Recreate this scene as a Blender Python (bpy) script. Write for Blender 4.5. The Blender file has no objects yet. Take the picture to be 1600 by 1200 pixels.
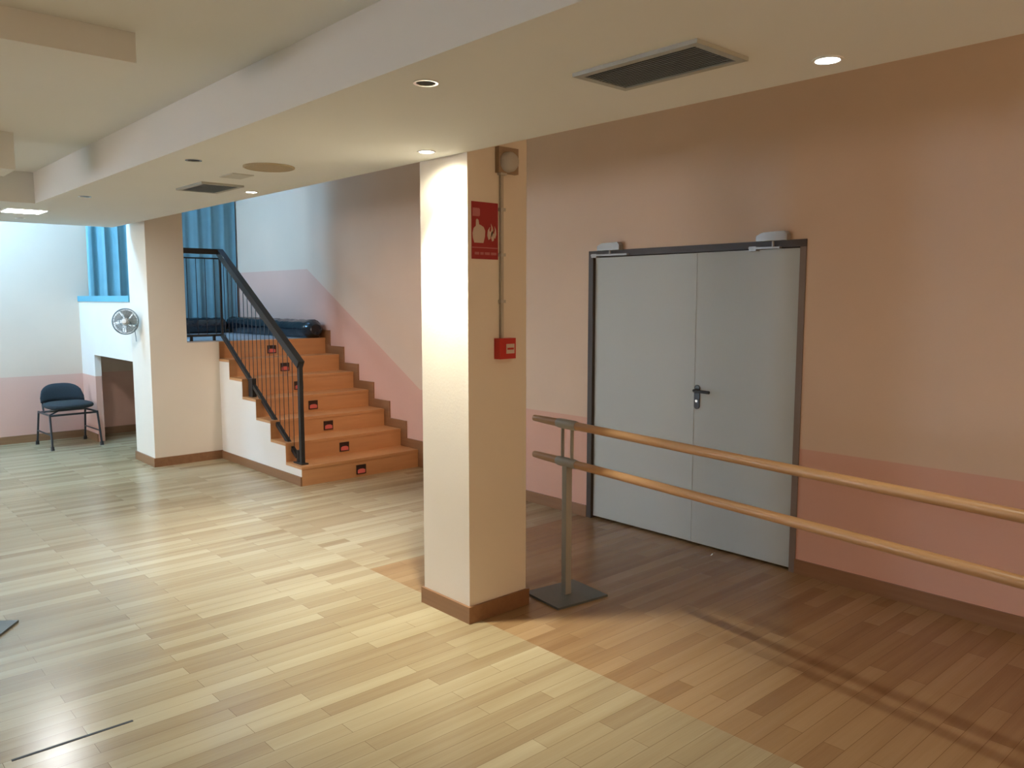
import bpy, bmesh, math, random
from mathutils import Vector, Matrix
random.seed(7)
PI = math.pi
scene = bpy.context.scene
COL = scene.collection

# ------------------------------------------------------------------ helpers
def tag(o, label=None, cat=None, group=None, kind=None):
    if label: o['label'] = label
    if cat: o['category'] = cat
    if group: o['group'] = group
    if kind: o['kind'] = kind
    return o

def empty(name, loc=(0, 0, 0), rz=0.0):
    o = bpy.data.objects.new(name, None)
    o.empty_display_size = 0.1
    o.location = loc
    o.rotation_euler = (0, 0, rz)
    COL.objects.link(o)
    return o

def build(name, bm, mat, parent=None, smooth=False, bevel=0.0, loc=None):
    if bevel:
        es = [e for e in bm.edges if len(e.link_faces) == 2 and e.calc_face_angle(0) > 0.6]
        bmesh.ops.bevel(bm, geom=es, offset=bevel, segments=2, profile=0.5, affect='EDGES', clamp_overlap=True)
    bmesh.ops.recalc_face_normals(bm, faces=bm.faces)
    me = bpy.data.meshes.new(name)
    bm.to_mesh(me)
    bm.free()
    if smooth:
        for p in me.polygons: p.use_smooth = True
        try: me.set_sharp_from_angle(angle=0.7)
        except Exception: pass
    me.materials.append(mat)
    o = bpy.data.objects.new(name, me)
    COL.objects.link(o)
    if parent: o.parent = parent
    if loc: o.location = loc
    return o

def box(bm, x0, x1, y0, y1, z0, z1, M=None):
    vs = [bm.verts.new((x, y, z)) for x in (x0, x1) for y in (y0, y1) for z in (z0, z1)]
    for f in ((0, 1, 3, 2), (4, 6, 7, 5), (0, 4, 5, 1), (2, 3, 7, 6), (0, 2, 6, 4), (1, 5, 7, 3)):
        bm.faces.new([vs[i] for i in f])
    if M is not None: bmesh.ops.transform(bm, matrix=M, verts=vs)
    return vs

def prism(bm, pts, axis, a, b):
    """pts: 2D outline; extruded along axis between a and b. axis 0: (y,z)  1: (x,z)  2: (x,y)"""
    def P(p, t):
        return ((t, p[0], p[1]), (p[0], t, p[1]), (p[0], p[1], t))[axis]
    A = [bm.verts.new(P(p, a)) for p in pts]
    B = [bm.verts.new(P(p, b)) for p in pts]
    n = len(pts)
    bm.faces.new(A); bm.faces.new(B[::-1])
    for i in range(n):
        bm.faces.new((A[i], A[(i + 1) % n], B[(i + 1) % n], B[i]))

def tube(bm, pts, r, seg=12, caps=True, closed=False):
    """round tube swept along a polyline"""
    pts = [Vector(p) for p in pts]
    n = len(pts)
    rings = []
    ref = None
    for i, p in enumerate(pts):
        if closed:
            t = (pts[(i + 1) % n] - pts[i - 1]).normalized()
        else:
            a = pts[max(i - 1, 0)]; b = pts[min(i + 1, n - 1)]
            t = (b - a).normalized()
        if ref is None:
            ref = Vector((0, 0, 1)) if abs(t.z) < 0.9 else Vector((1, 0, 0))
        u = (ref - t * ref.dot(t)).normalized()
        v = t.cross(u)
        ref = u
        rr = r[i] if isinstance(r, (list, tuple)) else r
        rings.append([bm.verts.new(p + (u * math.cos(k * 2 * PI / seg) + v * math.sin(k * 2 * PI / seg)) * rr) for k in range(seg)])
    m = n if closed else n - 1
    for i in range(m):
        R0, R1 = rings[i], rings[(i + 1) % n]
        for k in range(seg):
            bm.faces.new((R0[k], R0[(k + 1) % seg], R1[(k + 1) % seg], R1[k]))
    if caps and not closed:
        bm.faces.new(rings[0][::-1]); bm.faces.new(rings[-1])

def bar(bm, a, b, w, h, up=Vector((0, 0, 1))):
    """rectangular bar from a to b: w sideways, h along up"""
    a = Vector(a); b = Vector(b)
    t = (b - a).normalized()
    if abs(t.dot(up)) > 0.99: up = Vector((1, 0, 0))
    s = t.cross(up).normalized(); u = s.cross(t).normalized()
    vs = []
    for p in (a, b):
        for sx, sy in ((-1, -1), (1, -1), (1, 1), (-1, 1)):
            vs.append(bm.verts.new(p + s * sx * w / 2 + u * sy * h / 2))
    for f in ((3, 2, 1, 0), (4, 5, 6, 7), (0, 1, 5, 4), (1, 2, 6, 5), (2, 3, 7, 6), (3, 0, 4, 7)):
        bm.faces.new([vs[i] for i in f])

def lathe(bm, prof, seg=32, M=None, cap=True):
    """prof: (radius, z) from one end to the other"""
    rings = []; new = []
    for r, z in prof:
        ring = [bm.verts.new((r * math.cos(k * 2 * PI / seg), r * math.sin(k * 2 * PI / seg), z)) for k in range(seg)]
        rings.append(ring); new += ring
    for A, B in zip(rings, rings[1:]):
        for k in range(seg):
            bm.faces.new((A[k], A[(k + 1) % seg], B[(k + 1) % seg], B[k]))
    if cap:
        bm.faces.new(rings[0][::-1]); bm.faces.new(rings[-1])
    if M is not None: bmesh.ops.transform(bm, matrix=M, verts=new)

def BM(): return bmesh.new()

# ------------------------------------------------------------------ materials
class NT:
    def __init__(self, name):
        self.m = bpy.data.materials.new(name); self.m.use_nodes = True
        self.t = self.m.node_tree; self.t.nodes.clear()
        self.out = self.n('ShaderNodeOutputMaterial')
        self.b = self.n('ShaderNodeBsdfPrincipled')
        self.l(self.b.outputs[0], self.out.inputs[0])
    def n(self, kind, **kw):
        nd = self.t.nodes.new(kind)
        for k, v in kw.items(): setattr(nd, k, v)
        return nd
    def l(self, a, b): self.t.links.new(a, b)
    def math(self, op, a, b=None, clamp=False):
        nd = self.n('ShaderNodeMath', operation=op); nd.use_clamp = clamp
        for i, v in enumerate((a, b)):
            if v is None: continue
            if isinstance(v, (int, float)): nd.inputs[i].default_value = v
            else: self.l(v, nd.inputs[i])
        return nd.outputs[0]
    def mix(self, fac, a, b, blend='MIX'):
        nd = self.n('ShaderNodeMix', data_type='RGBA', blend_type=blend)
        for i, v in ((0, fac), (6, a), (7, b)):
            if isinstance(v, (int, float)): nd.inputs[i].default_value = v
            elif isinstance(v, tuple): nd.inputs[i].default_value = (*v, 1)
            else: self.l(v, nd.inputs[i])
        return nd.outputs[2]

def plain(name, col, rough=0.5, metal=0.0, spec=0.5, noise=0.06, nscale=6.0, bump=0.0, bscale=120.0, emit=None, estr=0.0):
    k = NT(name)
    tc = k.n('ShaderNodeTexCoord')
    nz = k.n('ShaderNodeTexNoise'); nz.inputs['Scale'].default_value = nscale; nz.inputs['Detail'].default_value = 3
    k.l(tc.outputs['Object'], nz.inputs['Vector'])
    lo = tuple(c * (1 - noise) for c in col); hi = tuple(min(1, c * (1 + noise)) for c in col)
    k.l(k.mix(nz.outputs['Fac'], lo, hi), k.b.inputs['Base Color'])
    k.b.inputs['Roughness'].default_value = rough
    k.b.inputs['Metallic'].default_value = metal
    k.b.inputs['Specular IOR Level'].default_value = spec
    if bump:
        n2 = k.n('ShaderNodeTexNoise'); n2.inputs['Scale'].default_value = bscale; n2.inputs['Detail'].default_value = 2
        k.l(tc.outputs['Object'], n2.inputs['Vector'])
        bp = k.n('ShaderNodeBump'); bp.inputs['Strength'].default_value = bump; bp.inputs['Distance'].default_value = 0.004
        k.l(n2.outputs['Fac'], bp.inputs['Height']); k.l(bp.outputs[0], k.b.inputs['Normal'])
    if emit:
        k.b.inputs['Emission Color'].default_value = (*emit, 1)
        k.b.inputs['Emission Strength'].default_value = estr
    return k.m

PEACH = (0.72, 0.55, 0.42)
PINK = (0.70, 0.415, 0.32)

def wall_mat(name, stair=False, upper=PEACH, lower=PINK):
    """painted plaster: upper colour over a pinker dado; beside the stairs the dado climbs with them"""
    k = NT(name)
    g = k.n('ShaderNodeNewGeometry')
    sp = k.n('ShaderNodeSeparateXYZ'); k.l(g.outputs['Position'], sp.inputs[0])
    if stair:
        h = k.math('SUBTRACT', -6.60, sp.outputs[0])
        h = k.math('MULTIPLY', h, 1.262 / 2.28)
        h = k.math('ADD', h, 0.79)
        h = k.math('MINIMUM', k.math('MAXIMUM', h, 0.79), 2.052)
    else:
        h = 0.785
    d = k.math('SUBTRACT', sp.outputs[2], h)
    f = k.math('ADD', k.math('MULTIPLY', d, 160.0), 0.5, clamp=True)
    nz = k.n('ShaderNodeTexNoise'); nz.inputs['Scale'].default_value = 1.6; nz.inputs['Detail'].default_value = 5
    k.l(g.outputs['Position'], nz.inputs['Vector'])
    c = k.mix(f, lower, upper)
    c2 = k.mix(1.0, c, k.mix(nz.outputs['Fac'], (0.93, 0.93, 0.93), (1.05, 1.05, 1.05)), 'MULTIPLY')
    k.l(c2, k.b.inputs['Base Color'])
    k.b.inputs['Roughness'].default_value = 0.75
    k.b.inputs['Specular IOR Level'].default_value = 0.25
    n2 = k.n('ShaderNodeTexNoise'); n2.inputs['Scale'].default_value = 90
    k.l(g.outputs['Position'], n2.inputs['Vector'])
    bp = k.n('ShaderNodeBump'); bp.inputs['Strength'].default_value = 0.12; bp.inputs['Distance'].default_value = 0.004
    k.l(n2.outputs['Fac'], bp.inputs['Height']); k.l(bp.outputs[0], k.b.inputs['Normal'])
    return k.m

def floor_mat():
    k = NT('oak_strip_floor')
    g = k.n('ShaderNodeNewGeometry')
    sp = k.n('ShaderNodeSeparateXYZ'); k.l(g.outputs['Position'], sp.inputs[0])
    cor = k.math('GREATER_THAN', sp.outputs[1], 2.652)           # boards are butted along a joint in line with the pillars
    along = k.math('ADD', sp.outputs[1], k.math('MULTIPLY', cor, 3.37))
    cv = k.n('ShaderNodeCombineXYZ'); k.l(along, cv.inputs[0])
    k.l(k.math('ADD', sp.outputs[0], 20.0), cv.inputs[1])
    br = k.n('ShaderNodeTexBrick'); br.offset = 0.37; br.offset_frequency = 2; br.squash = 1.0
    br.inputs['Scale'].default_value = 1.0
    br.inputs['Brick Width'].default_value = 0.78
    br.inputs['Row Height'].default_value = 0.085
    br.inputs['Mortar Size'].default_value = 0.0009
    br.inputs['Mortar Smooth'].default_value = 0.3
    br.inputs['Bias'].default_value = 0.0
    br.inputs['Color1'].default_value = (0, 0, 0, 1)
    br.inputs['Color2'].default_value = (1, 1, 1, 1)
    br.inputs['Mortar'].default_value = (0.5, 0.5, 0.5, 1)
    k.l(cv.outputs[0], br.inputs['Vector'])
    # second, longer rhythm so boards do not repeat two tones
    mp = k.n('ShaderNodeMapping'); mp.inputs['Scale'].default_value = (0.55, 14.0, 1.0)
    k.l(cv.outputs[0], mp.inputs['Vector'])
    nz = k.n('ShaderNodeTexNoise'); nz.inputs['Scale'].default_value = 1.0; nz.inputs['Detail'].default_value = 4
    k.l(mp.outputs[0], nz.inputs['Vector'])
    mp2 = k.n('ShaderNodeMapping'); mp2.inputs['Scale'].default_value = (4.0, 150.0, 1.0)
    k.l(cv.outputs[0], mp2.inputs['Vector'])
    gr = k.n('ShaderNodeTexNoise'); gr.inputs['Scale'].default_value = 1.0; gr.inputs['Detail'].default_value = 5
    k.l(mp2.outputs[0], gr.inputs['Vector'])
    t = k.math('ADD', k.math('MULTIPLY', br.outputs['Color'], 0.50), k.math('MULTIPLY', nz.outputs['Fac'], 0.75))
    t = k.math('ADD', t, k.math('MULTIPLY', gr.outputs['Fac'], 0.25))
    t = k.math('SUBTRACT', t, 0.25)
    ramp = k.n('ShaderNodeValToRGB')
    e = ramp.color_ramp.elements
    e[0].position = 0.12; e[0].color = (0.290, 0.205, 0.112, 1)
    e[1].position = 0.92; e[1].color = (0.480, 0.405, 0.255, 1)
    m = ramp.color_ramp.elements.new(0.5); m.color = (0.385, 0.305, 0.178, 1)
    k.l(t, ramp.inputs[0])
    c = k.mix(br.outputs['Fac'], ramp.outputs[0], (0.16, 0.10, 0.05))
    # the corridor boards past the joint are tinted darker and redder, up to a board edge beside the pillar
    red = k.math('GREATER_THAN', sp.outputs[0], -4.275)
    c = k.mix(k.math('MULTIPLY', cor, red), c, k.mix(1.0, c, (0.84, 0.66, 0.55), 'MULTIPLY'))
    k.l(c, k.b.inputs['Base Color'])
    k.l(k.math('ADD', k.math('MULTIPLY', gr.outputs['Fac'], 0.12), 0.17), k.b.inputs['Roughness'])
    k.b.inputs['Specular IOR Level'].default_value = 0.45
    bp = k.n('ShaderNodeBump'); bp.inputs['Strength'].default_value = 0.15; bp.inputs['Distance'].default_value = 0.002
    bp.invert = True
    k.l(br.outputs['Fac'], bp.inputs['Height']); k.l(bp.outputs[0], k.b.inputs['Normal'])
    return k.m

def wood(name, dark, light, axis=1, rough=0.4, sc=7.0):
    k = NT(name)
    tc = k.n('ShaderNodeTexCoord')
    mp = k.n('ShaderNodeMapping')
    s = [sc * 4] * 3; s[axis] = sc * 0.25
    mp.inputs['Scale'].default_value = s
    k.l(tc.outputs['Object'], mp.inputs['Vector'])
    nz = k.n('ShaderNodeTexNoise'); nz.inputs['Scale'].default_value = 1.0; nz.inputs['Detail'].default_value = 5
    k.l(mp.outputs[0], nz.inputs['Vector'])
    k.l(k.mix(nz.outputs['Fac'], dark, light), k.b.inputs['Base Color'])
    k.b.inputs['Roughness'].default_value = rough
    return k.m

def stripes(name, col, dark, axis, scale):
    """fine slatted / perforated look"""
    k = NT(name)
    tc = k.n('ShaderNodeTexCoord')
    w = k.n('ShaderNodeTexWave', wave_type='BANDS', bands_direction='XYZ'[axis])
    w.inputs['Scale'].default_value = scale
    k.l(tc.outputs['Object'], w.inputs['Vector'])
    k.l(k.mix(w.outputs['Fac'], dark, col), k.b.inputs['Base Color'])
    k.b.inputs['Roughness'].default_value = 0.55
    return k.m

M = dict(
    wall=wall_mat('peach_plaster_with_pink_dado'),
    wall_stair=wall_mat('peach_plaster_with_climbing_dado', True),
    wall_white=wall_mat('white_plaster_with_pink_dado', False, (0.84, 0.78, 0.70)),
    cream=plain('cream_plaster', (0.80, 0.72, 0.605), 0.75, spec=0.25, noise=0.04, nscale=2.0, bump=0.12, bscale=90),
    white=plain('white_plaster', (0.84, 0.78, 0.70), 0.75, spec=0.25, noise=0.03, nscale=2.0, bump=0.12, bscale=90),
    ceil=plain('ceiling_paint', (0.79, 0.79, 0.755), 0.85, spec=0.2, noise=0.03, nscale=1.2),
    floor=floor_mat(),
    base=wood('skirting_wood', (0.20, 0.095, 0.040), (0.33, 0.17, 0.08), 0, 0.4),
    base_y=wood('skirting_wood_cross', (0.20, 0.095, 0.040), (0.33, 0.17, 0.08), 1, 0.4),
    stair=wood('stair_oak', (0.50, 0.245, 0.10), (0.64, 0.335, 0.145), 1, 0.35),
    barre=wood('barre_beech', (0.38, 0.20, 0.08), (0.53, 0.30, 0.135), 0, 0.35),
    steel=plain('painted_grey_steel', (0.36, 0.35, 0.31), 0.45, 0.1),
    plate=plain('dark_grey_plate', (0.13, 0.15, 0.15), 0.42, 0.3, noise=0.12),
    door=plain('door_grey_paint', (0.51, 0.545, 0.53), 0.5, noise=0.02, nscale=1.5),
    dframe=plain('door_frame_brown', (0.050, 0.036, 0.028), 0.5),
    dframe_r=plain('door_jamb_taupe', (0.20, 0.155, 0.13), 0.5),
    black=plain('black_plastic', (0.012, 0.012, 0.013), 0.4),
    closer=plain('closer_silver', (0.34, 0.33, 0.31), 0.4, 0.5),
    chrome=plain('chrome', (0.75, 0.75, 0.74), 0.15, 1.0, noise=0.02),
    rail=plain('railing_black_steel', (0.030, 0.033, 0.036), 0.35, 0.3),
    ventfr=plain('vent_frame_aluminium', (0.42, 0.42, 0.37), 0.45, 0.3),
    ventsl=plain('vent_slat_aluminium', (0.22, 0.22, 0.19), 0.45, 0.3),
    dark=plain('dark_cavity', (0.02, 0.018, 0.015), 0.8),
    speaker=plain('speaker_grille_beige', (0.42, 0.33, 0.21), 0.7, noise=0.25, nscale=260),
    hatch=plain('hatch_grey_paint', (0.56, 0.55, 0.50), 0.7),
    red=plain('sign_red', (0.34, 0.022, 0.025), 0.4),
    redbox=plain('call_point_red', (0.50, 0.025, 0.018), 0.35),
    pale=plain('sign_pale_print', (0.62, 0.50, 0.42), 0.5),
    faint=plain('sign_faint_print', (0.47, 0.15, 0.15), 0.5),
    greybox=plain('grey_plastic', (0.50, 0.47, 0.42), 0.5),
    taupe=plain('taupe_plastic', (0.33, 0.24, 0.16), 0.6),
    conduit=plain('conduit_grey', (0.50, 0.44, 0.37), 0.5),
    curtain=plain('teal_curtain_cloth', (0.15, 0.28, 0.32), 0.85, noise=0.1, nscale=9, bump=0.1, bscale=300),
    curtain_pale=plain('pale_teal_curtain_cloth', (0.21, 0.42, 0.47), 0.85, noise=0.1, nscale=9, bump=0.1, bscale=300),  # same teal cloth, lightened as if daylight fell on it
    coping=plain('teal_coping_paint', (0.10, 0.36, 0.46), 0.5),
    slab=plain('landing_vinyl', (0.45, 0.47, 0.50), 0.25, noise=0.08),
    wrap=plain('black_polythene', (0.010, 0.013, 0.018), 0.16, noise=0.3, nscale=20, bump=0.9, bscale=14),
    seat=plain('dark_seat_fabric', (0.016, 0.024, 0.030), 0.85, noise=0.25, nscale=80, bump=0.2, bscale=400),
    cable=plain('grey_cable_rubber', (0.17, 0.20, 0.20), 0.5, noise=0.2),
    blade=plain('fan_blade_grey', (0.30, 0.33, 0.33), 0.4),
    tape=plain('black_tape', (0.015, 0.016, 0.018), 0.5),
    lens=plain('lamp_lens', (0.9, 0.9, 0.9), 0.3, emit=(1.0, 0.96, 0.86), estr=30),
    lens_cool=plain('lamp_lens_cool', (0.9, 0.9, 0.9), 0.3, emit=(0.93, 1.0, 0.97), estr=30),
    redlens=plain('step_light_lens', (0.35, 0.05, 0.04), 0.3, emit=(1.0, 0.20, 0.13), estr=0.16),
    stepfr=plain('step_light_bezel', (0.030, 0.014, 0.010), 0.4),
    glass=plain('window_daylight', (0.8, 0.9, 0.9), 0.4, emit=(0.55, 0.8, 1.0), estr=1.0),
    glass_warm=plain('window_lit_hall', (0.8, 0.8, 0.75), 0.4, emit=(1.0, 0.8, 0.65), estr=0.4),  # warm glow for the added window panes, no hall behind them
    upvc=plain('window_frame_white', (0.8, 0.8, 0.78), 0.4),
)

# ------------------------------------------------------------------ dimensions (metres; camera stands over the origin)
W = 4.583            # door wall
WS = 4.72            # wall beside the stairs (set back)
XE = -10.90          # end wall
ZC = 2.42            # low ceiling
ZH = 2.65            # raised ceiling of the main room
ZT = 3.60            # high ceiling of corridor and landing
YE = 2.575           # edge of the low ceiling
XN = 3.0             # wall behind the camera
YL = -7.0            # left wall
XA = -8.92           # far edge of the low ceiling
L = 1.246            # landing level
RISE = L / 7
GO = 0.305
X1 = -6.63           # first riser
YS = 3.42            # open side of the stairs

def struct(name, bm, mat, parent=None, **kw):
    o = build(name, bm, mat, parent, **kw)
    if parent is None: o['kind'] = 'structure'
    return o

# ------------------------------------------------------------------ shell
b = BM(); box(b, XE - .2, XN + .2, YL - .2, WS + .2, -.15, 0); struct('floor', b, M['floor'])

b = BM()
box(b, XA, XN, 1.5, YE, ZC, ZT)                # soffit strip along the corridor
box(b, XA, -7.07, YL, 1.5, ZC, ZT)             # far strip
box(b, -7.07, XN, YL, 1.5, ZH, ZT)             # raised middle
box(b, -3.47, -3.15, YL, 1.02, 2.545, ZH)      # two cross beams that stop short of the soffit
box(b, -5.80, -5.46, YL, 1.07, 2.44, ZH)
struct('ceiling', b, M['ceil'])
b = BM(); box(b, XE - .2, XN + .2, YL - .2, WS + .2, ZT, ZT + .15); struct('ceiling_high', b, M['ceil'])

DX0, DX1, DZ = -4.195, -2.44, 2.055
b = BM()
box(b, -5.6, DX0, W, W + .35, 0, ZT); box(b, DX1, XN, W, W + .35, 0, ZT); box(b, DX0, DX1, W, W + .35, DZ, ZT)
struct('wall_right', b, M['wall'])
b = BM(); box(b, XE - .2, -5.6, WS, WS + .2, 0, ZT); struct('wall_stairs', b, M['wall_stair'])
b = BM(); box(b, XE - .2, XE, YL, WS, 0, ZT); struct('wall_end', b, M['wall'])
b = BM()
NW = (2.50, 3.70, .7, 2.3)
box(b, XN, XN + .2, YL, NW[0], 0, ZT); box(b, XN, XN + .2, NW[1], W + .3, 0, ZT)
box(b, XN, XN + .2, NW[0], NW[1], 0, NW[2]); box(b, XN, XN + .2, NW[0], NW[1], NW[3], ZT)
struct('wall_near', b, M['wall'])
b = BM()
for a0, a1, c0, c1 in ((NW[0], NW[0] + .06, NW[2], NW[3]), (NW[1] - .06, NW[1], NW[2], NW[3]), (NW[0], NW[1], NW[2], NW[2] + .06), (NW[0], NW[1], NW[3] - .06, NW[3])):
    box(b, XN + .05, XN + .12, a0, a1, c0, c1)
w3 = struct('window_3', b, M['upvc'])  # unseen window added as warm fill for the faces turned this way
b = BM(); box(b, XN + .09, XN + .10, NW[0] + .01, NW[1] - .01, NW[2] + .01, NW[3] - .01); build('pane', b, M['glass_warm'], w3)

# left wall, out of frame: far window gives daylight, nearer one added for warm fill
wins = [(-10.55, -9.15, 0.95, 3.3), (-7.2, -4.6, 0.95, 2.3)]
b = BM()
xs = [XE - .2, wins[0][0], wins[0][1], wins[1][0], wins[1][1], XN + .2]
for i in (0, 2, 4): box(b, xs[i], xs[i + 1], YL - .2, YL, 0, ZT)
for x0, x1, z0, z1 in wins:
    box(b, x0, x1, YL - .2, YL, 0, z0); box(b, x0, x1, YL - .2, YL, z1, ZT)
struct('wall_left', b, M['wall'])
for i, (x0, x1, z0, z1) in enumerate(wins, 1):
    f = BM()
    for a0, a1, c0, c1 in ((x0, x0 + .06, z0, z1), (x1 - .06, x1, z0, z1), (x0, x1, z0, z0 + .06), (x0, x1, z1 - .06, z1), ((x0 + x1) / 2 - .03, (x0 + x1) / 2 + .03, z0, z1)):
        box(f, a0, a1, YL - .12, YL - .05, c0, c1)
    w = struct('window_%d' % i, f, M['upvc'])
    g = BM(); box(g, x0 + .01, x1 - .01, YL - .10, YL - .09, z0 + .01, z1 - .01); build('pane', g, M['glass'] if i == 1 else M['glass_warm'], w)

# parapet of the landing, with the niche under it
NX0, NX1, NZ, PY, PT = -10.36, -8.96, 1.04, 2.72, 1.665
b = BM()
prism(b, [(XE, 0), (NX0, 0), (NX0, NZ), (NX1, NZ), (NX1, PT), (XE, PT)], 1, PY, PY + .07)
struct('wall_parapet', b, M['wall_white'])
b = BM(); box(b, XE, NX1, PY - .012, PY + .082, PT, PT + .065); struct('trim_parapet', b, M['coping'], bevel=.006)

# column by the parapet and the short wall carrying the landing edge
CX0, CX1, CY0, CY1 = -8.96, -8.40, PY, 3.088
b = BM(); box(b, CX0, CX1, CY0, CY1, 0, ZT)
o = struct('column', b, M['cream'], bevel=.008)
tag(o, 'cream column at the left end of the stairs, joined to the white parapet', 'column')
b = BM(); box(b, -8.55, -8.40, CY1 + .0, YS, 0, L - .0); struct('wall_landing', b, M['cream'])
b = BM(); box(b, XE, -8.55, PY + .07, WS, L - .2, L - .002); box(b, -8.55, -8.40, CY1, YS, L, L + .012); struct('floor_landing', b, M['slab'])

# free-standing pillar
PX0, PX1, PY0, PY1 = -3.588, -3.188, 2.582, 2.985
b = BM(); box(b, PX0, PX1, PY0, PY1, 0, ZT)
o = struct('pillar', b, M['cream'], bevel=.008)
tag(o, 'cream square pillar in the middle of the room, lit from above', 'pillar')

# skirting
BH, BT = .09, .014
def skirt_x(name, x0, x1, y, s, h=BH):     # along x on a face looking to s
    b = BM(); box(b, x0, x1, min(y, y + s * BT), max(y, y + s * BT), 0, h); struct(name, b, M['base'], bevel=.003)
def skirt_y(name, x, y0, y1, s, h=BH):
    b = BM(); box(b, min(x, x + s * BT), max(x, x + s * BT), y0, y1, 0, h); struct(name, b, M['base_y'], bevel=.003)
skirt_x('baseboard_right', DX1 + .0, XN, W, -1)
skirt_x('baseboard_right_far', -5.6, DX0, W, -1)
skirt_y('baseboard_end', XE, YL, PY, 1)
skirt_y('baseboard_niche', XE, PY + .07, 3.42, 1)
b = BM(); box(b, XE, -8.55, 3.42, 3.47, 0, L - .2); struct('wall_niche', b, M['white'])  # unseen white panel added to bounce light into the niche
skirt_x('baseboard_parapet', XE + BT, NX0, PY, -1)
b = BM()
box(b, CX0 - BT, CX1 + BT, CY0 - BT, CY0, 0, BH); box(b, CX1, CX1 + BT, CY0, YS, 0, BH)
struct('baseboard_column', b, M['base'], bevel=.003)
skirt_x('baseboard_stairs', -8.40 + BT, X1, YS, -1, .085)
b = BM()
for a in ((PX0 - BT, PX1 + BT, PY0 - BT, PY0), (PX0 - BT, PX1 + BT, PY1, PY1 + BT), (PX0 - BT, PX0, PY0, PY1), (PX1, PX1 + BT, PY0, PY1)):
    box(b, *a, 0, BH)
struct('baseboard_pillar', b, M['base'], bevel=.003)
# stepped skirting up the stair wall
pts = []
top = [(-5.6, 0), (-5.6, BH)]
x = X1 + .10
pts = [(-5.6, 0), (-5.6, BH), (x, BH)]
for kk in range(7):
    pts += [(x - GO * kk, BH + RISE * (kk + 1)), (x - GO * (kk + 1), BH + RISE * (kk + 1))]
pts = pts[:-1] + [(-8.58, BH + L)]
pts += [(-8.58, L - .05)]
x = X1
for kk in range(6, -1, -1):
    pts += [(X1 - GO * kk - .004, max(RISE * kk - .05, 0))] if kk == 0 else [(X1 - GO * kk - .03, RISE * kk - .05)]
b = BM(); prism(b, pts, 1, WS - BT, WS)
struct('baseboard_stairwall', b, M['base'])

# ------------------------------------------------------------------ staircase
st = empty('staircase', (X1, (YS + WS) / 2, 0))
tag(st, 'seven oak steps with white side wall leading up to the landing', 'staircase')
def st_part(name, bm, mat, **kw):
    o = build(name, bm, mat, None, **kw)
    o.parent = st; o.matrix_parent_inverse = Matrix.Translation(-st.location)
    return o
YB = WS - BT - .001
for kk in range(7):
    xr = X1 - GO * kk; z0 = RISE * kk; z1 = RISE * (kk + 1)
    b = BM(); box(b, xr - .02, xr, YS, YB, z0 + (0.0 if kk == 0 else .0), z1 - .026); st_part('riser', b, M['stair'])
    x_back = xr - GO - .0 if kk < 6 else xr - .09
    b = BM(); box(b, x_back - .0, xr + .006, YS - .004, YB, z1 - .026, z1); st_part('tread', b, M['stair'], bevel=.004)
out = [(X1 - .021, 0)]
for kk in range(7):
    xr = X1 - GO * kk - .021
    out += [(xr, RISE * (kk + 1) - .027)]
    nx = X1 - GO * (kk + 1) - .021 if kk < 6 else -8.549
    out += [(nx, RISE * (kk + 1) - .027)]
out += [(-8.549, 0)]
# white side wall: follows the steps
b = BM()
o2 = [(X1, 0), ]
pp = [(X1 - .0005, 0)]
for kk in range(7):
    xr = X1 - GO * kk
    pp += [(xr - .0005, RISE * (kk + 1) - .027), ((X1 - GO * (kk + 1) - .0005) if kk < 6 else -8.3995, RISE * (kk + 1) - .027)]
pp = pp[:-2] if pp[-1][0] > pp[-2][0] else pp
pp = [p for p in pp if p[0] > -8.3996]
pp += [(-8.3995, RISE * 6 - .027), (-8.3995, 0)]
prism(b, pp, 1, YS + .0008, YS + .0)  # replaced below by the solid version
b.free()
b = BM(); prism(b, pp, 1, YS - .0035, YS + .06)
st_part('side_wall', b, M['white'])

# step lights, one in each riser
where = ['the lowest riser', 'the second riser from the floor', 'the third riser, behind the railing post', 'the fourth riser, in the middle of the stairs',
         'the fifth riser from the floor', 'the sixth riser, just under the handrail', 'the topmost riser below the landing']
for kk in range(7):
    xr = X1 - GO * kk; zc = RISE * (kk + .5) - .018
    e = empty('step_light', (xr, 4.037, zc))
    tag(e, 'small red step light set in ' + where[kk], 'step light', 'red step lights in the stair risers')
    b = BM(); box(b, 0, .008, -.052, .052, -.045, .045); build('bezel', b, M['stepfr'], e, bevel=.003)
    b = BM()
    ring = [(-.04, -.035), (.04, -.035), (.04, -.004), (.02, .006), (-.02, .006), (-.04, -.004)]
    prism(b, ring, 0, .008, .013); build('lens', b, M['redlens'], e, bevel=.002)

# ------------------------------------------------------------------ stair railing
ra = empty('stair_railing', (-6.75, 3.49, RISE))
tag(ra, 'black steel handrail with thin balusters on the open side of the stairs', 'railing')
def ra_part(name, bm, mat=None, **kw):
    o = build(name, bm, mat or M['rail'], None, **kw)
    o.parent = ra; o.matrix_parent_inverse = Matrix.Translation(-ra.location)
    return o
RX, RY = -8.47, 3.49
TA, TB = Vector((RX, RY, 2.19)), Vector((-6.735, RY, 1.10))
LA, LB = Vector((RX, RY, 1.315)), Vector((-6.84, RY, .235))
b = BM()
bar(b, (RX, 3.09, 2.19), (RX, RY + .028, 2.19), .055, .055)
bar(b, TA, TB, .062, .068)
ra_part('top_rail', b, bevel=.004)
b = BM()
bar(b, (RX, 3.09, 2.118), (RX, RY, 2.118), .02, .014)
ra_part('upper_flat', b)
b = BM()
bar(b, (RX, 3.09, 1.315), (RX, RY + .012, 1.315), .024, .024)
bar(b, LA, LB, .034, .036)
ra_part('bottom_rail', b, bevel=.003)
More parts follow.
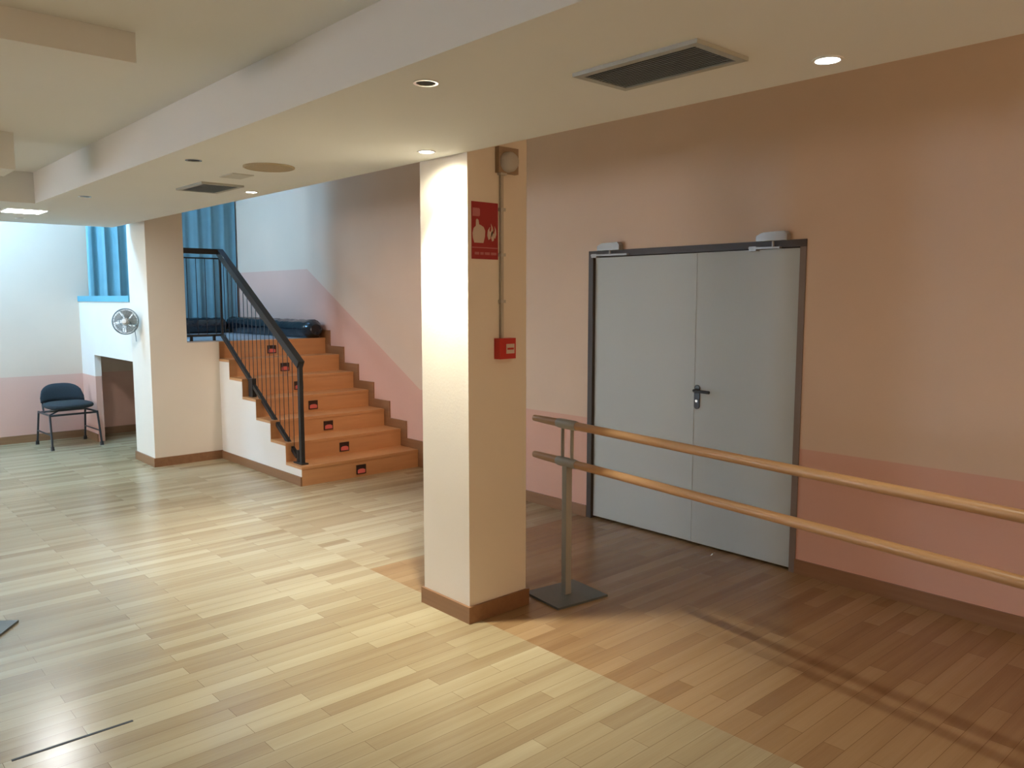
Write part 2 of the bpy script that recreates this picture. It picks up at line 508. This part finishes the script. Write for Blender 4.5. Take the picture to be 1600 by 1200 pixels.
b = BM(); bar(b, (-6.752, RY, 1.12), (-6.752, RY, RISE + .012), .042, .036, Vector((0, 1, 0)))
ra_part('post', b, bevel=.003)
b = BM(); bar(b, (-6.815, RY, .30), (-6.815, RY, RISE + .012), .04, .03, Vector((0, 1, 0))); ra_part('foot_bracket', b, bevel=.003)
b = BM(); box(b, -6.86, -6.70, RY - .035, RY + .035, RISE, RISE + .012); ra_part('base_plate', b, bevel=.002)
b = BM(); box(b, -7.815, -7.725, RY - .022, RY + .022, RISE * 4, .90); ra_part('support_bracket', b, bevel=.003)
def lerp_z(A, B, x): t = (x - A.x) / (B.x - A.x); return A.z + (B.z - A.z) * t
nb = 17
for i in range(nb):
    x = RX + .09 + i * (1.73 - .16) / nb
    zt = lerp_z(TA, TB, x); zb = lerp_z(LA, LB, min(x, LB.x))
    b = BM(); tube(b, [(x, RY, zb), (x, RY, zt)], .0038, 8); ra_part('baluster', b, smooth=True)
for i in range(4):
    y = 3.14 + i * .095
    b = BM(); tube(b, [(RX, y, 1.315), (RX, y, 2.118)], .0038, 8); ra_part('baluster', b, smooth=True)
b = BM(); bar(b, (RX, RY, 1.30), (RX, RY, 2.19), .02, .02, Vector((0, 1, 0))); ra_part('corner_post', b)
for yy in (3.16, 3.40):
    b = BM(); box(b, RX - .012, RX + .012, yy - .012, yy + .012, L + .0, 1.315); ra_part('foot', b)

# ------------------------------------------------------------------ landing: curtains, black wrapped rolls
def curtain(name, y0, y1, z0, z1, x, folds, amp, label, mat='curtain'):
    b = BM()
    n = folds * 14
    fr = []; bk = []
    for i in range(n + 1):
        t = i / n
        y = y0 + (y1 - y0) * t
        ph = t * folds * 2 * PI
        dx = amp * math.sin(ph) + amp * .25 * math.sin(2.3 * ph + 1)
        fr.append([b.verts.new((x + dx * (1 - .25 * s), y + .012 * math.cos(ph) * s, z0 + (z1 - z0) * s)) for s in (0, .5, 1)])
        bk.append([b.verts.new((x + dx * (1 - .25 * s) - .006, y + .012 * math.cos(ph) * s, z0 + (z1 - z0) * s)) for s in (0, .5, 1)])
    for i in range(n):
        for j in range(2):
            b.faces.new((fr[i][j], fr[i + 1][j], fr[i + 1][j + 1], fr[i][j + 1]))
            b.faces.new((bk[i][j], bk[i][j + 1], bk[i + 1][j + 1], bk[i + 1][j]))
        b.faces.new((fr[i][0], bk[i][0], bk[i + 1][0], fr[i + 1][0]))
        b.faces.new((fr[i][2], fr[i + 1][2], bk[i + 1][2], bk[i][2]))
    for r in (0, n):
        for j in range(2): b.faces.new((fr[r][j], fr[r][j + 1], bk[r][j + 1], bk[r][j]))
    o = build(name, b, M[mat], smooth=True)
    tag(o, label, 'curtain', 'teal curtains on the landing')
    return o
c1 = curtain('curtain', 2.82, 3.30, 1.27, 3.42, XE + .06, 3, .034, 'pale teal pleated curtain seen above the white parapet, left of the column', 'curtain_pale')
c2 = curtain('curtain', 3.37, 4.69, 1.27, 3.42, XE + .06, 7, .013, 'teal blue curtain behind the railing at the back of the landing')
b = BM(); tube(b, [(XE + .06, 2.80, 3.44), (XE + .06, 4.70, 3.44)], .014, 12)
tag(build('curtain_rod', b, M['rail'], smooth=True), 'dark rod carrying the teal curtains high on the end wall', 'curtain rod')

def wrapped_roll(a, c, r, label, seed):
    rnd = random.Random(seed)
    a = Vector(a); c = Vector(c); n = 34
    t = (c - a).normalized(); s = t.cross(Vector((0, 0, 1)))
    b = BM(); rings = []
    seg = 18
    for i in range(n + 1):
        p = a.lerp(c, i / n)
        sq = 0.55 if i in (0, n) else 1
        ring = []
        for k in range(seg):
            an = k * 2 * PI / seg
            rr = r * sq * (1 + rnd.uniform(-.055, .055))
            zz = math.sin(an) * rr
            if zz < -r * .86: zz = -r * .86
            ring.append(b.verts.new(p + s * math.cos(an) * rr * 1.08 + Vector((0, 0, zz + r * .87))))
        rings.append(ring)
    for A, B in zip(rings, rings[1:]):
        for k in range(seg): b.faces.new((A[k], A[(k + 1) % seg], B[(k + 1) % seg], B[k]))
    b.faces.new(rings[0][::-1]); b.faces.new(rings[-1])
    o = build('wrapped_roll', b, M['wrap'], smooth=True)
    tag(o, label, 'roll', 'black plastic rolls on the landing')
wrapped_roll((-8.44, WS - .135, L), (-10.80, WS - .135, L), .112, 'black plastic-wrapped roll lying along the wall at the top of the stairs', 1)
wrapped_roll((XE + .24, 3.10, L), (XE + .24, 4.44, L), .108, 'black plastic-wrapped roll lying below the teal curtain behind the railing', 2)

# ------------------------------------------------------------------ double door
dr = empty('door_1', ((DX0 + DX1) / 2, W, 0))
dr['kind'] = 'structure'
def dpart(name, bm, mat, parent=None, **kw):
    o = build(name, bm, mat, None, **kw)
    p = parent or dr
    o.parent = p
    o.matrix_parent_inverse = Matrix.Translation(-dr.location) if parent is None else Matrix.Identity(4)
    return o
b = BM()
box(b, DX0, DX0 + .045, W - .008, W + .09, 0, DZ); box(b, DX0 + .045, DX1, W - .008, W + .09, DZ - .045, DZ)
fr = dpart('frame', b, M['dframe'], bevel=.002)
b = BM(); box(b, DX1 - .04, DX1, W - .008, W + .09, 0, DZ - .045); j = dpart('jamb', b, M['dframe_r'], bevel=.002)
b = BM(); box(b, DX0, DX1, W + .10, W + .11, 0, DZ); dpart('backing', b, M['dark'])
XM = -3.232
b = BM(); box(b, DX0 + .048, XM - .002, W + .018, W + .08, .018, DZ - .05); la = dpart('leaf', b, M['door'], bevel=.003)
b = BM(); box(b, XM + .002, DX1 - .043, W + .014, W + .076, .018, DZ - .05); lb = dpart('leaf', b, M['door'], bevel=.003)
b = BM(); box(b, XM - .028, XM + .004, W + .010, W + .014, .02, DZ - .055)
cv = build('cover_strip', b, M['door'], lb, bevel=.001)
# handle on the right leaf
hx, hz = -3.203, 1.08
b = BM(); prism(b, [(hx + .021 * math.cos(a), 1.095 + .021 * math.sin(a)) for a in [i * PI / 8 for i in range(9)]] + [(hx + .021 * math.cos(a), .972 + .021 * math.sin(a)) for a in [PI + i * PI / 8 for i in range(9)]], 1, W + .006, W + .0135)
hd = build('handle', b, M['black'], lb, bevel=.002)
b = BM(); tube(b, [(hx, W + .006, hz), (hx, W - .030, hz), (hx + .012, W - .042, hz), (hx + .13, W - .042, hz - .002)], .0105, 12)
build('lever', b, M['black'], lb, smooth=True)
b = BM(); lathe(b, [(.010, 0), (.010, .004)], 16, Matrix.Translation((hx, W + .006, 1.007)) @ Matrix.Rotation(PI / 2, 4, 'X'))
build('keyhole', b, M['chrome'], lb)
# closers
for sx, cx, ax0, ax1, az in ((0, -3.965, -4.15, -3.80, 2.018), (1, -2.648, -2.815, -2.60, 2.010)):
    b = BM()
    prism(b, [(cx - .105, 2.052), (cx + .105, 2.052), (cx + .105, 2.088), (cx + .085, 2.108), (cx - .06, 2.104), (cx - .105, 2.085)], 1, W - .055, W - .0085)
    cl = dpart('door_closer', b, M['closer'], bevel=.004)
    b = BM(); bar(b, (ax0, W - .022, az + .004), (ax1, W - .024, az), .026, .012); box(b, ax0, ax0 + .05, W - .03, W + .018, az - .014, az + .014)
    arm = build('closer_arm', b, M['closer'], cl, bevel=.002)
    b = BM(); tube(b, [(cx, W - .03, 2.052), (cx, W - .03, az)], .008, 10); build('spindle', b, M['closer'], cl)

# ------------------------------------------------------------------ portable barres
def barre(loc, rz, label, length, over, zt=.995, zl=.777):
    """stands at 0 and at length-2*over; rails start at -over"""
    root = empty('ballet_barre', loc, rz)
    tag(root, label, 'ballet barre', 'portable ballet barres')
    far = length - over * 2
    for z in (zt, zl):
        b = BM(); n = 24
        tube(b, [(-over + .006, 0, z), (-over, 0, z)] [:0] + [(-over + length * i / n, 0, z) for i in range(n + 1)], [.019] + [.0225] * (n - 1) + [.019], 20)
        build('rail', b, M['barre'], root, smooth=True)
    for x in (0, far):
        s = 1 if x == 0 else -1
        b = BM(); box(b, x - .155, x + .155, -.18, .18, 0, .012)
        build('base_plate', b, M['plate'], root, bevel=.003)
        b = BM(); box(b, x - .02, x + .02, -.02, .02, .012, zl - .02)
        build('pole', b, M['steel'], root, bevel=.004)
        for dx in (-.042, .042):
            b = BM(); tube(b, [(x + dx, 0, zl + .0), (x + dx, 0, zt - .0)], .0095, 12)
            build('rod', b, M['steel'], root, smooth=True)
        for z in (zt, zl):
            b = BM(); tube(b, [(x - .085, 0, z), (x - .065, 0, z), (x + .065, 0, z), (x + .085, 0, z)], [.0245, .0275, .0275, .0245], 20)
            build('sleeve', b, M['steel'], root, smooth=True)
    return root
barre((-3.130, 3.250, 0), math.radians(-7.2), 'portable double ballet barre with wooden rails in front of the grey double door', 3.5, .31)
barre((-4.78, .585, 0), math.atan2(-.6, .8), 'second ballet barre, only the corner of its grey base plate showing at left edge', 2.8, .10)

# ------------------------------------------------------------------ chair against the end wall
ch = empty('stacking_chair', (-10.38, 2.41, 0), math.radians(3))
tag(ch, 'black padded stacking chair on metal legs against the end wall beside the niche', 'chair')
# chair faces +x
def cushion(bm, cx, cy, cz, sx, sy, sz, M=None, p=4.0, bow=0.0):
    new = []; nu, nv = 28, 14
    rows = []
    for j in range(nv + 1):
        v = -PI / 2 + PI * j / nv
        row = []
        for i in range(nu):
            u = 2 * PI * i / nu
            def se(c, e): return math.copysign(abs(c) ** (2 / e), c)
            x = se(math.cos(v), 3) * se(math.cos(u), p) * sx
            y = se(math.cos(v), 3) * se(math.sin(u), p) * sy
            z = se(math.sin(v), 3) * sz
            row.append(bm.verts.new((cx + x + bow * (y / sy) ** 2, cy + y, cz + z)))
        rows.append(row); new += row
    for A, B in zip(rows, rows[1:]):
        for i in range(nu): bm.faces.new((A[i], A[(i + 1) % nu], B[(i + 1) % nu], B[i]))
    bmesh.ops.remove_doubles(bm, verts=new, dist=1e-5)
    return
b = BM(); cushion(b, .03, 0, .475, .245, .245, .042, p=3.2); build('seat', b, M['seat'], ch, smooth=True)
# low rounded backrest
b = BM()
rows = []
ny, nz = 20, 8
def outline(t): return .16 + .045 * (1 - t * t)
F = []; B2 = []
for i in range(ny + 1):
    t = -1 + 2 * i / ny
    y = .235 * t
    zt = .55 + .155 * (max(0, 1 - abs(t) ** 3.0)) ** .5 * 1.0 if abs(t) < 1 else .55
    f = []; bk = []
    for j2 in range(nz + 1):
        s = j2 / nz
        z = .495 + (zt - .495) * s
        xx = -.215 - .07 * (z - .5) / .25 + .055 * t * t
        th = .026 * (1 - abs(2 * s - 1) ** 4) ** .5 * (1 - abs(t) ** 6) ** .5 + .003
        f.append(b.verts.new((xx + th, y, z))); bk.append(b.verts.new((xx - th, y, z)))
    F.append(f); B2.append(bk)
for i in range(ny):
    for j2 in range(nz):
        b.faces.new((F[i][j2], F[i + 1][j2], F[i + 1][j2 + 1], F[i][j2 + 1]))
        b.faces.new((B2[i][j2], B2[i][j2 + 1], B2[i + 1][j2 + 1], B2[i + 1][j2]))
    b.faces.new((F[i][0], B2[i][0], B2[i + 1][0], F[i + 1][0]))
    b.faces.new((F[i][nz], F[i + 1][nz], B2[i + 1][nz], B2[i][nz]))
for i in (0, ny):
    for j2 in range(nz): b.faces.new((F[i][j2], F[i][j2 + 1], B2[i][j2 + 1], B2[i][j2]))
build('backrest', b, M['seat'], ch, smooth=True)
RR = .0115
for sy in (-1, 1):
    y = sy * .25
    b = BM(); tube(b, [(.285, y * 1.04, .03), (.215, y, .40)], RR, 12); lg = build('leg', b, M['rail'], ch, smooth=True)
    b = BM(); tube(b, [(.291, y * 1.04, 0), (.283, y * 1.04, .045)], [.021, .018], 12); build('rubber_foot', b, M['black'], lg, smooth=True)
    b = BM(); tube(b, [(-.285, y * 1.04, .03), (-.205, y, .40)], RR, 12); lg = build('leg', b, M['rail'], ch, smooth=True)
    b = BM(); tube(b, [(-.292, y * 1.04, 0), (-.283, y * 1.04, .045)], [.021, .018], 12); build('rubber_foot', b, M['black'], lg, smooth=True)
    b = BM(); tube(b, [(-.20, y, .39), (.22, y, .39)], RR, 12); build('side_rail', b, M['rail'], ch, smooth=True)
    b = BM(); tube(b, [(-.26, y * 1.03, .17), (.26, y * 1.03, .17)], .008, 10); build('stretcher', b, M['rail'], ch, smooth=True)
    b = BM(); tube(b, [(-.20, y * .8, .40), (-.225, y * .8, .46), (-.245, y * .8, .60)], .010, 10); build('back_support', b, M['rail'], ch, smooth=True)
b = BM(); tube(b, [(.215, -.25, .385), (.215, .25, .385)], RR, 12); build('front_rail', b, M['rail'], ch, smooth=True)
b = BM(); tube(b, [(-.205, -.25, .385), (-.205, .25, .385)], RR, 12); build('rear_rail', b, M['rail'], ch, smooth=True)
for sy in (-1, 1):
    b = BM(); tube(b, [(-.10, sy * .25, .39), (.05, sy * .12, .435)], .009, 10); tube(b, [(.20, sy * .25, .39), (.14, sy * .12, .435)], .009, 10)
    build('seat_bracket', b, M['rail'], ch, smooth=True)

# ------------------------------------------------------------------ wall fan
fa = empty('wall_fan', (-8.78, PY, 1.44))
tag(fa, 'small round grey wall fan with pale hub on the white parapet wall above the niche', 'fan')
FC = Vector((.10, -.135, .03))
FM = Matrix.Translation(FC) @ Vector((.80, -.60, .06)).to_track_quat('Z', 'Y').to_matrix().to_4x4()
b = BM(); lathe(b, [(.030, 0), (.030, .012), (.018, .016)], 24, Matrix.Rotation(PI / 2, 4, 'X')); build('wall_mount', b, M['cable'], fa, smooth=True)
b = BM(); tube(b, [(0, -.012, 0), (.02, -.06, .0), FM @ Vector((0, 0, -.07))], .009, 10); build('arm', b, M['cable'], fa, smooth=True)
b = BM(); lathe(b, [(.012, -.085), (.034, -.078), (.038, -.05), (.036, -.022), (.020, -.016)], 28, FM); build('motor_housing', b, M['cable'], fa, smooth=True)
b = BM(); lathe(b, [(.010, -.018), (.040, -.014), (.038, .006), (.026, .016), (.006, .019)], 28, FM); build('hub', b, M['greybox'], fa, smooth=True)
for q in range(5):
    b = BM()
    P = []
    for side in (.0015, -.0015):
        row = []
        for u in range(7):
            rr = .032 + .083 * u / 6
            for v in (-1, 0, 1):
                an = v * (.30 + .26 * u / 6) + .25 * u / 6
                row.append(b.verts.new(FM @ (Matrix.Rotation(q * 2 * PI / 5, 4, 'Z') @ Vector((rr * math.cos(an), rr * math.sin(an), .016 * v + side)))))
        P.append(row)
    for row in P:
        for u in range(6):
            for v in range(2):
                a = u * 3 + v; b.faces.new((row[a], row[a + 1], row[a + 4], row[a + 3]))
    edge = [0, 1, 2] + [3 * u + 2 for u in range(1, 7)] + [19, 18] + [3 * u for u in range(5, 0, -1)]
    for e0, e1 in zip(edge, edge[1:] + edge[:1]): b.faces.new((P[0][e0], P[0][e1], P[1][e1], P[1][e0]))
    build('blade', b, M['blade'], fa, smooth=True)
def circ(rad, z, n=40): return [FM @ Vector((rad * math.cos(k * 2 * PI / n), rad * math.sin(k * 2 * PI / n), z)) for k in range(n)]
b = BM()
tube(b, circ(.128, 0), .006, 8, closed=True)
for rad, z in ((.115, .028), (.085, .036), (.045, .040)): tube(b, circ(rad, z), .0018, 6, closed=True)
for rad, z in ((.110, -.03), (.070, -.035)): tube(b, circ(rad, z), .0018, 6, closed=True)
for k in range(24):
    a = k * 2 * PI / 24; c_, s_ = math.cos(a), math.sin(a)
    tube(b, [FM @ Vector((rr * c_, rr * s_, z)) for rr, z in ((.128, 0), (.115, .028), (.085, .036), (.040, .040))], .0013, 5)
    tube(b, [FM @ Vector((rr * c_, rr * s_, z)) for rr, z in ((.128, 0), (.110, -.03), (.070, -.035), (.036, -.036))], .0013, 5)
build('cage', b, M['cable'], fa, smooth=True)
b = BM(); lathe(b, [(.002, .040), (.024, .040), (.022, .044), (.002, .045)], 24, FM); build('badge', b, M['upvc'], fa, smooth=True)
b = BM(); tube(b, [(0, -.012, -.02), (.004, -.02, -.07), (.0, -.012, -.13), (.002, -.010, -.18)], .0035, 8); build('cord', b, M['cable'], fa, smooth=True)

# ------------------------------------------------------------------ ceiling fittings
def downlight(x, y, lit, label, r=.046, cool=False):
    e = empty('downlight', (x, y, ZC))
    tag(e, label, 'downlight', 'lit recessed downlights' if lit else 'unlit recessed downlights')
    b = BM()
    lathe(b, [(r * .74, .0), (r * .80, -.004), (r, -.004), (r, .0)], 36, cap=False)
    build('trim_ring', b, M['chrome'] if not lit else M['upvc'], e, smooth=True)
    b = BM(); lathe(b, [(r * .76, -.0005), (r * .76, -.002)], 32)
    if lit: build('lens', b, M['lens_cool'] if cool else M['lens'], e)
    else: build('socket', b, M['dark'], e)
    return e
LIT = [(-1.240, 2.410, 'lit round downlight in the ceiling right of the large vent'),
       (-3.305, 2.420, 'lit downlight in the ceiling directly beside the square pillar'),
       (-5.335, 2.436, 'lit downlight in the ceiling between the stairs and the small vent'),
       (0.83, 2.420, None)]
for x, y, lab in LIT:
    if lab: downlight(x, y, True, lab, cool=(x > -2))
for x, lab in ((-2.267, 'unlit chrome downlight between the large vent and the pillar'), (-4.317, 'unlit downlight beside the round ceiling speaker'),
               (-6.342, 'unlit downlight to the left of the small vent'), (-8.42, 'unlit downlight near the far ceiling edge, beyond the bright rectangular one')):
    downlight(x, 1.66, False, lab, .042)
# rectangular double downlight at the far left
e = empty('rectangular_downlight', (-7.72, 1.555, ZC))
tag(e, 'bright rectangular downlight near the far left edge of the ceiling', 'downlight')
b = BM(); box(b, -.17, .17, -.155, .155, -.005, 0); build('trim_frame', b, M['upvc'], e, bevel=.001)
b = BM(); box(b, -.15, .15, -.135, .065, -.008, -.005); build('lens', b, M['lens_cool'], e)
b = BM(); box(b, -.15, .15, .085, .135, -.008, -.005); build('lens', b, M['lens_cool'], e)

def vent(x0, x1, y0, y1, label, n):
    e = empty('ceiling_vent', ((x0 + x1) / 2, (y0 + y1) / 2, ZC))
    tag(e, label, 'vent', 'ceiling air vents')
    hx, hy = (x1 - x0) / 2, (y1 - y0) / 2
    fw = .026
    b = BM()
    for a in ((-hx, hx, -hy, -hy + fw), (-hx, hx, hy - fw, hy), (-hx, -hx + fw, -hy + fw, hy - fw), (hx - fw, hx, -hy + fw, hy - fw)):
        box(b, *a, -.012, 0)
    build('frame', b, M['ventfr'], e, bevel=.003)
    b = BM(); box(b, -hx + .01, hx - .01, -hy + .01, hy - .01, -.002, 0); build('backing', b, M['dark'], e)
    for i in range(n):
        y = -hy + fw + (i + .5) * (2 * hy - 2 * fw) / n
        b = BM()
        box(b, -hx + fw - .002, hx - fw + .002, -.0075, .0075, -.001, .001, Matrix.Translation((0, y, -.0075)) @ Matrix.Rotation(.55, 4, 'X'))
        build('slat', b, M['ventsl'], e)
vent(-1.862, -1.385, 1.945, 2.207, 'large rectangular ceiling vent with dark slats left of the lit downlight', 14)
vent(-5.50, -5.06, 1.99, 2.262, 'smaller-looking ceiling vent beside the round speaker, towards the stairs', 14)

e = empty('ceiling_speaker', (-4.262, 2.052, ZC))
tag(e, 'round beige speaker grille flush in the ceiling beyond the pillar', 'speaker')
b = BM(); lathe(b, [(.138, 0), (.138, -.006), (.128, -.010), (.122, -.008)], 48, cap=False); build('rim', b, M['speaker'], e, smooth=True)
b = BM(); lathe(b, [(.123, -.0005), (.123, -.0075), (.06, -.010), (.01, -.0105)], 48); build('grille', b, M['speaker'], e, smooth=True)
b = BM(); box(b, -4.79, -4.60, 1.99, 2.12, ZC - .005, ZC)
tag(build('ceiling_hatch', b, M['hatch'], bevel=.001), 'small grey cover plate on the ceiling between the speaker and the small vent', 'cover plate')

# ------------------------------------------------------------------ on the pillar's right face
FX = PX1
sg = empty('fire_alarm_sign', (FX, 2.694, 2.043))
tag(sg, 'red fire alarm sign with pale hand and flames on the pillar', 'sign')
b = BM(); box(b, 0, .003, -.0875, .0875, -.143, .143); build('panel', b, M['red'], sg)
def flat(name, pts, mat, a=.003, c=.0042):
    b = BM(); prism(b, pts, 0, a, c); build(name, b, mat, sg)
flat('divider', [(-.0875, -.088), (.0875, -.088), (.0875, -.083), (-.0875, -.083)], M['faint'])
flat('button_symbol', [(-.082, .07), (-.04, .07), (-.034, .076), (-.034, .105), (-.04, .111), (-.082, .111)], M['faint'])
flat('hand_symbol', [(-.072, -.062), (-.012, -.062), (-.002, -.03), (0, .0), (-.01, .018), (-.026, .026), (-.04, .030), (-.044, .052), (-.053, .058), (-.060, .052), (-.061, .022), (-.076, .010), (-.083, -.015), (-.080, -.04)], M['pale'])
for dy, dz, s in ((.028, -.045, 1.0), (.052, -.052, .95)):
    flat('flame_symbol', [(dy + s * p, dz + s * q) for p, q in ((-.006, 0), (-.014, .022), (-.010, .048), (.004, .066), (.000, .046), (.008, .040), (.014, .058), (.011, .083), (.022, .064), (.024, .038), (.016, .016), (.008, .022), (.006, .006))], M['pale'])
for yy, w_ in ((-.07, .03), (-.033, .022), (-.004, .034), (.037, .038)):
    flat('caption_mark', [(yy, -.121), (yy + w_, -.121), (yy + w_, -.108), (yy, -.108)], M['faint'])

cp = empty('fire_call_point', (FX, 2.812, 1.440))
tag(cp, 'red manual fire alarm call point low on the pillar side', 'call point')
b = BM(); box(b, 0, .045, -.056, .056, -.054, .054); build('housing', b, M['redbox'], cp, bevel=.006)
b = BM(); box(b, .045, .048, -.012, .044, -.026, .024); build('window', b, M['pale'], cp, bevel=.001)
b = BM(); box(b, .048, .0492, -.006, .038, -.006, .004); build('bar_mark', b, M['redbox'], cp)

cd = empty('cable_conduit', (FX, 2.800, 1.495))
tag(cd, 'thin grey conduit running down the pillar to the red call point', 'conduit')
b = BM(); tube(b, [(.012, 0, 0), (.012, 0, .835)], .0095, 12); build('pipe', b, M['conduit'], cd, smooth=True)
for z in (.19, .43, .66):
    b = BM(); box(b, 0, .026, -.015, .015, z - .008, z + .008); build('clip', b, M['greybox'], cd, bevel=.002)

sn = empty('alarm_sounder', (FX, 2.825, 2.395))
tag(sn, 'small round grey alarm sounder at the top of the pillar under the ceiling edge', 'alarm')
RY90 = Matrix.Rotation(PI / 2, 4, 'Y')
b = BM(); box(b, 0, .03, -.06, .075, -.055, .075); build('back_box', b, M['taupe'], sn, bevel=.006)
b = BM(); lathe(b, [(.052, .03), (.050, .055), (.040, .072), (.020, .080)], 32, RY90); build('dome', b, M['greybox'], sn, smooth=True)
b = BM(); box(b, 0, .03, -.045, -.005, -.066, -.055); build('cable_gland', b, M['greybox'], sn)

# ------------------------------------------------------------------ floor tape
b = BM(); box(b, -3.342, -3.328, .52, .945, 0, .0015)
tag(build('floor_tape', b, M['tape']), 'strip of black tape stuck to the floor boards at lower left', 'tape')

# ------------------------------------------------------------------ lights
def spot(name, loc, power, col, ang, blend, size=.035):
    d = bpy.data.lights.new(name, 'SPOT'); d.energy = power; d.color = col
    d.spot_size = math.radians(ang); d.spot_blend = blend; d.shadow_soft_size = size
    o = bpy.data.objects.new(name, d); o.location = loc; COL.objects.link(o); return o
def area(name, loc, rot, sx, sy, power, col):
    d = bpy.data.lights.new(name, 'AREA'); d.shape = 'RECTANGLE'; d.size = sx; d.size_y = sy; d.energy = power; d.color = col
    o = bpy.data.objects.new(name, d); o.location = loc; o.rotation_euler = rot; COL.objects.link(o); return o
def point(name, loc, rad, power, col):
    d = bpy.data.lights.new(name, 'POINT'); d.energy = power; d.color = col; d.shadow_soft_size = rad
    o = bpy.data.objects.new(name, d); o.location = loc; COL.objects.link(o); return o
SP = [(48, (1.0, .95, .80)), (270, (1.0, .97, .80)), (390, (.80, .87, .95)), (12, (1.0, .95, .80))]
for i, (x, y, lab) in enumerate(LIT):
    spot('spot_lamp_%d' % i, (x, y, ZC - .02), SP[i][0], SP[i][1], 84, 1.0, .024)
    if i < 3: spot('spot_lamp_spill', (x, y, ZC - .015), (6, 16, 12)[i], SP[i][1], 168, .5)
# fill lamps added over the main room, without fixtures, outside the frame
for x, y in ((-0.9, -0.6), (-4.5, 0.1), (1.2, -0.8)):
    spot('room_lamp', (x, y, ZH - .02), 215, (.66, .82, 1.0), 130, 1.0, .3)
# daylight through the window of the far end, warm fill added at the other two
area('window_daylight', (-9.85, YL + .02, 2.1), (-PI / 2, 0, 0), 1.3, 2.2, 390, (.60, .76, 1.0))
area('room_window_daylight', (-5.9, YL + .02, 1.6), (-PI / 2, 0, 0), 2.5, 1.25, 135, (1.0, .82, .82))
area('near_window_light', (XN - .02, 3.1, 1.5), (0, PI / 2, 0), 1.5, 1.1, 42, (1.0, .66, .36))
# cool luminaires in the high spaces: over the far end, over the landing
area('rectangular_lamp', (-7.72, 1.555, ZC - .015), (0, 0, 0),   .3, .25, 20, (.95, .97, 1.0))
point('far_lamp', (-9.65, 1.2, 3.40), .25, 245, (.27, .60, 1.0))
area('landing_lamp', (-9.5, 3.7, 3.5), (0, 0, 0), .3, 1.0, 6, (.2, .5, 1.0))
# fill spot added high in the corridor to brighten the risers
o = spot('stair_lamp', (-4.9, 3.7, 3.45), 175, (1.0, .72, .55), 55, 1.0, .06)
o.rotation_euler = (Vector((-7.6, 4.05, .6)) - Vector(o.location)).to_track_quat('-Z', 'Y').to_euler()

w = bpy.data.worlds.new('world'); scene.world = w; w.use_nodes = True
w.node_tree.nodes['Background'].inputs[0].default_value = (0.02, 0.02, 0.022, 1)
w.node_tree.nodes['Background'].inputs[1].default_value = 1.0

# ------------------------------------------------------------------ camera
cam = bpy.data.cameras.new('camera'); cam.sensor_width = 36.0; cam.lens = 1261.4 / 1600 * 36.0
cam.clip_start = .05
co = bpy.data.objects.new('camera', cam)
co.location = (0, 0, 1.70)
co.rotation_euler = (math.radians(90 - 6.04), 0, math.radians(47.89))
COL.objects.link(co); scene.camera = co

vs = scene.view_settings
vs.view_transform = 'Standard'; vs.look = 'None'; vs.gamma = 1.0; vs.exposure = 0.0
vs.use_curve_mapping = False
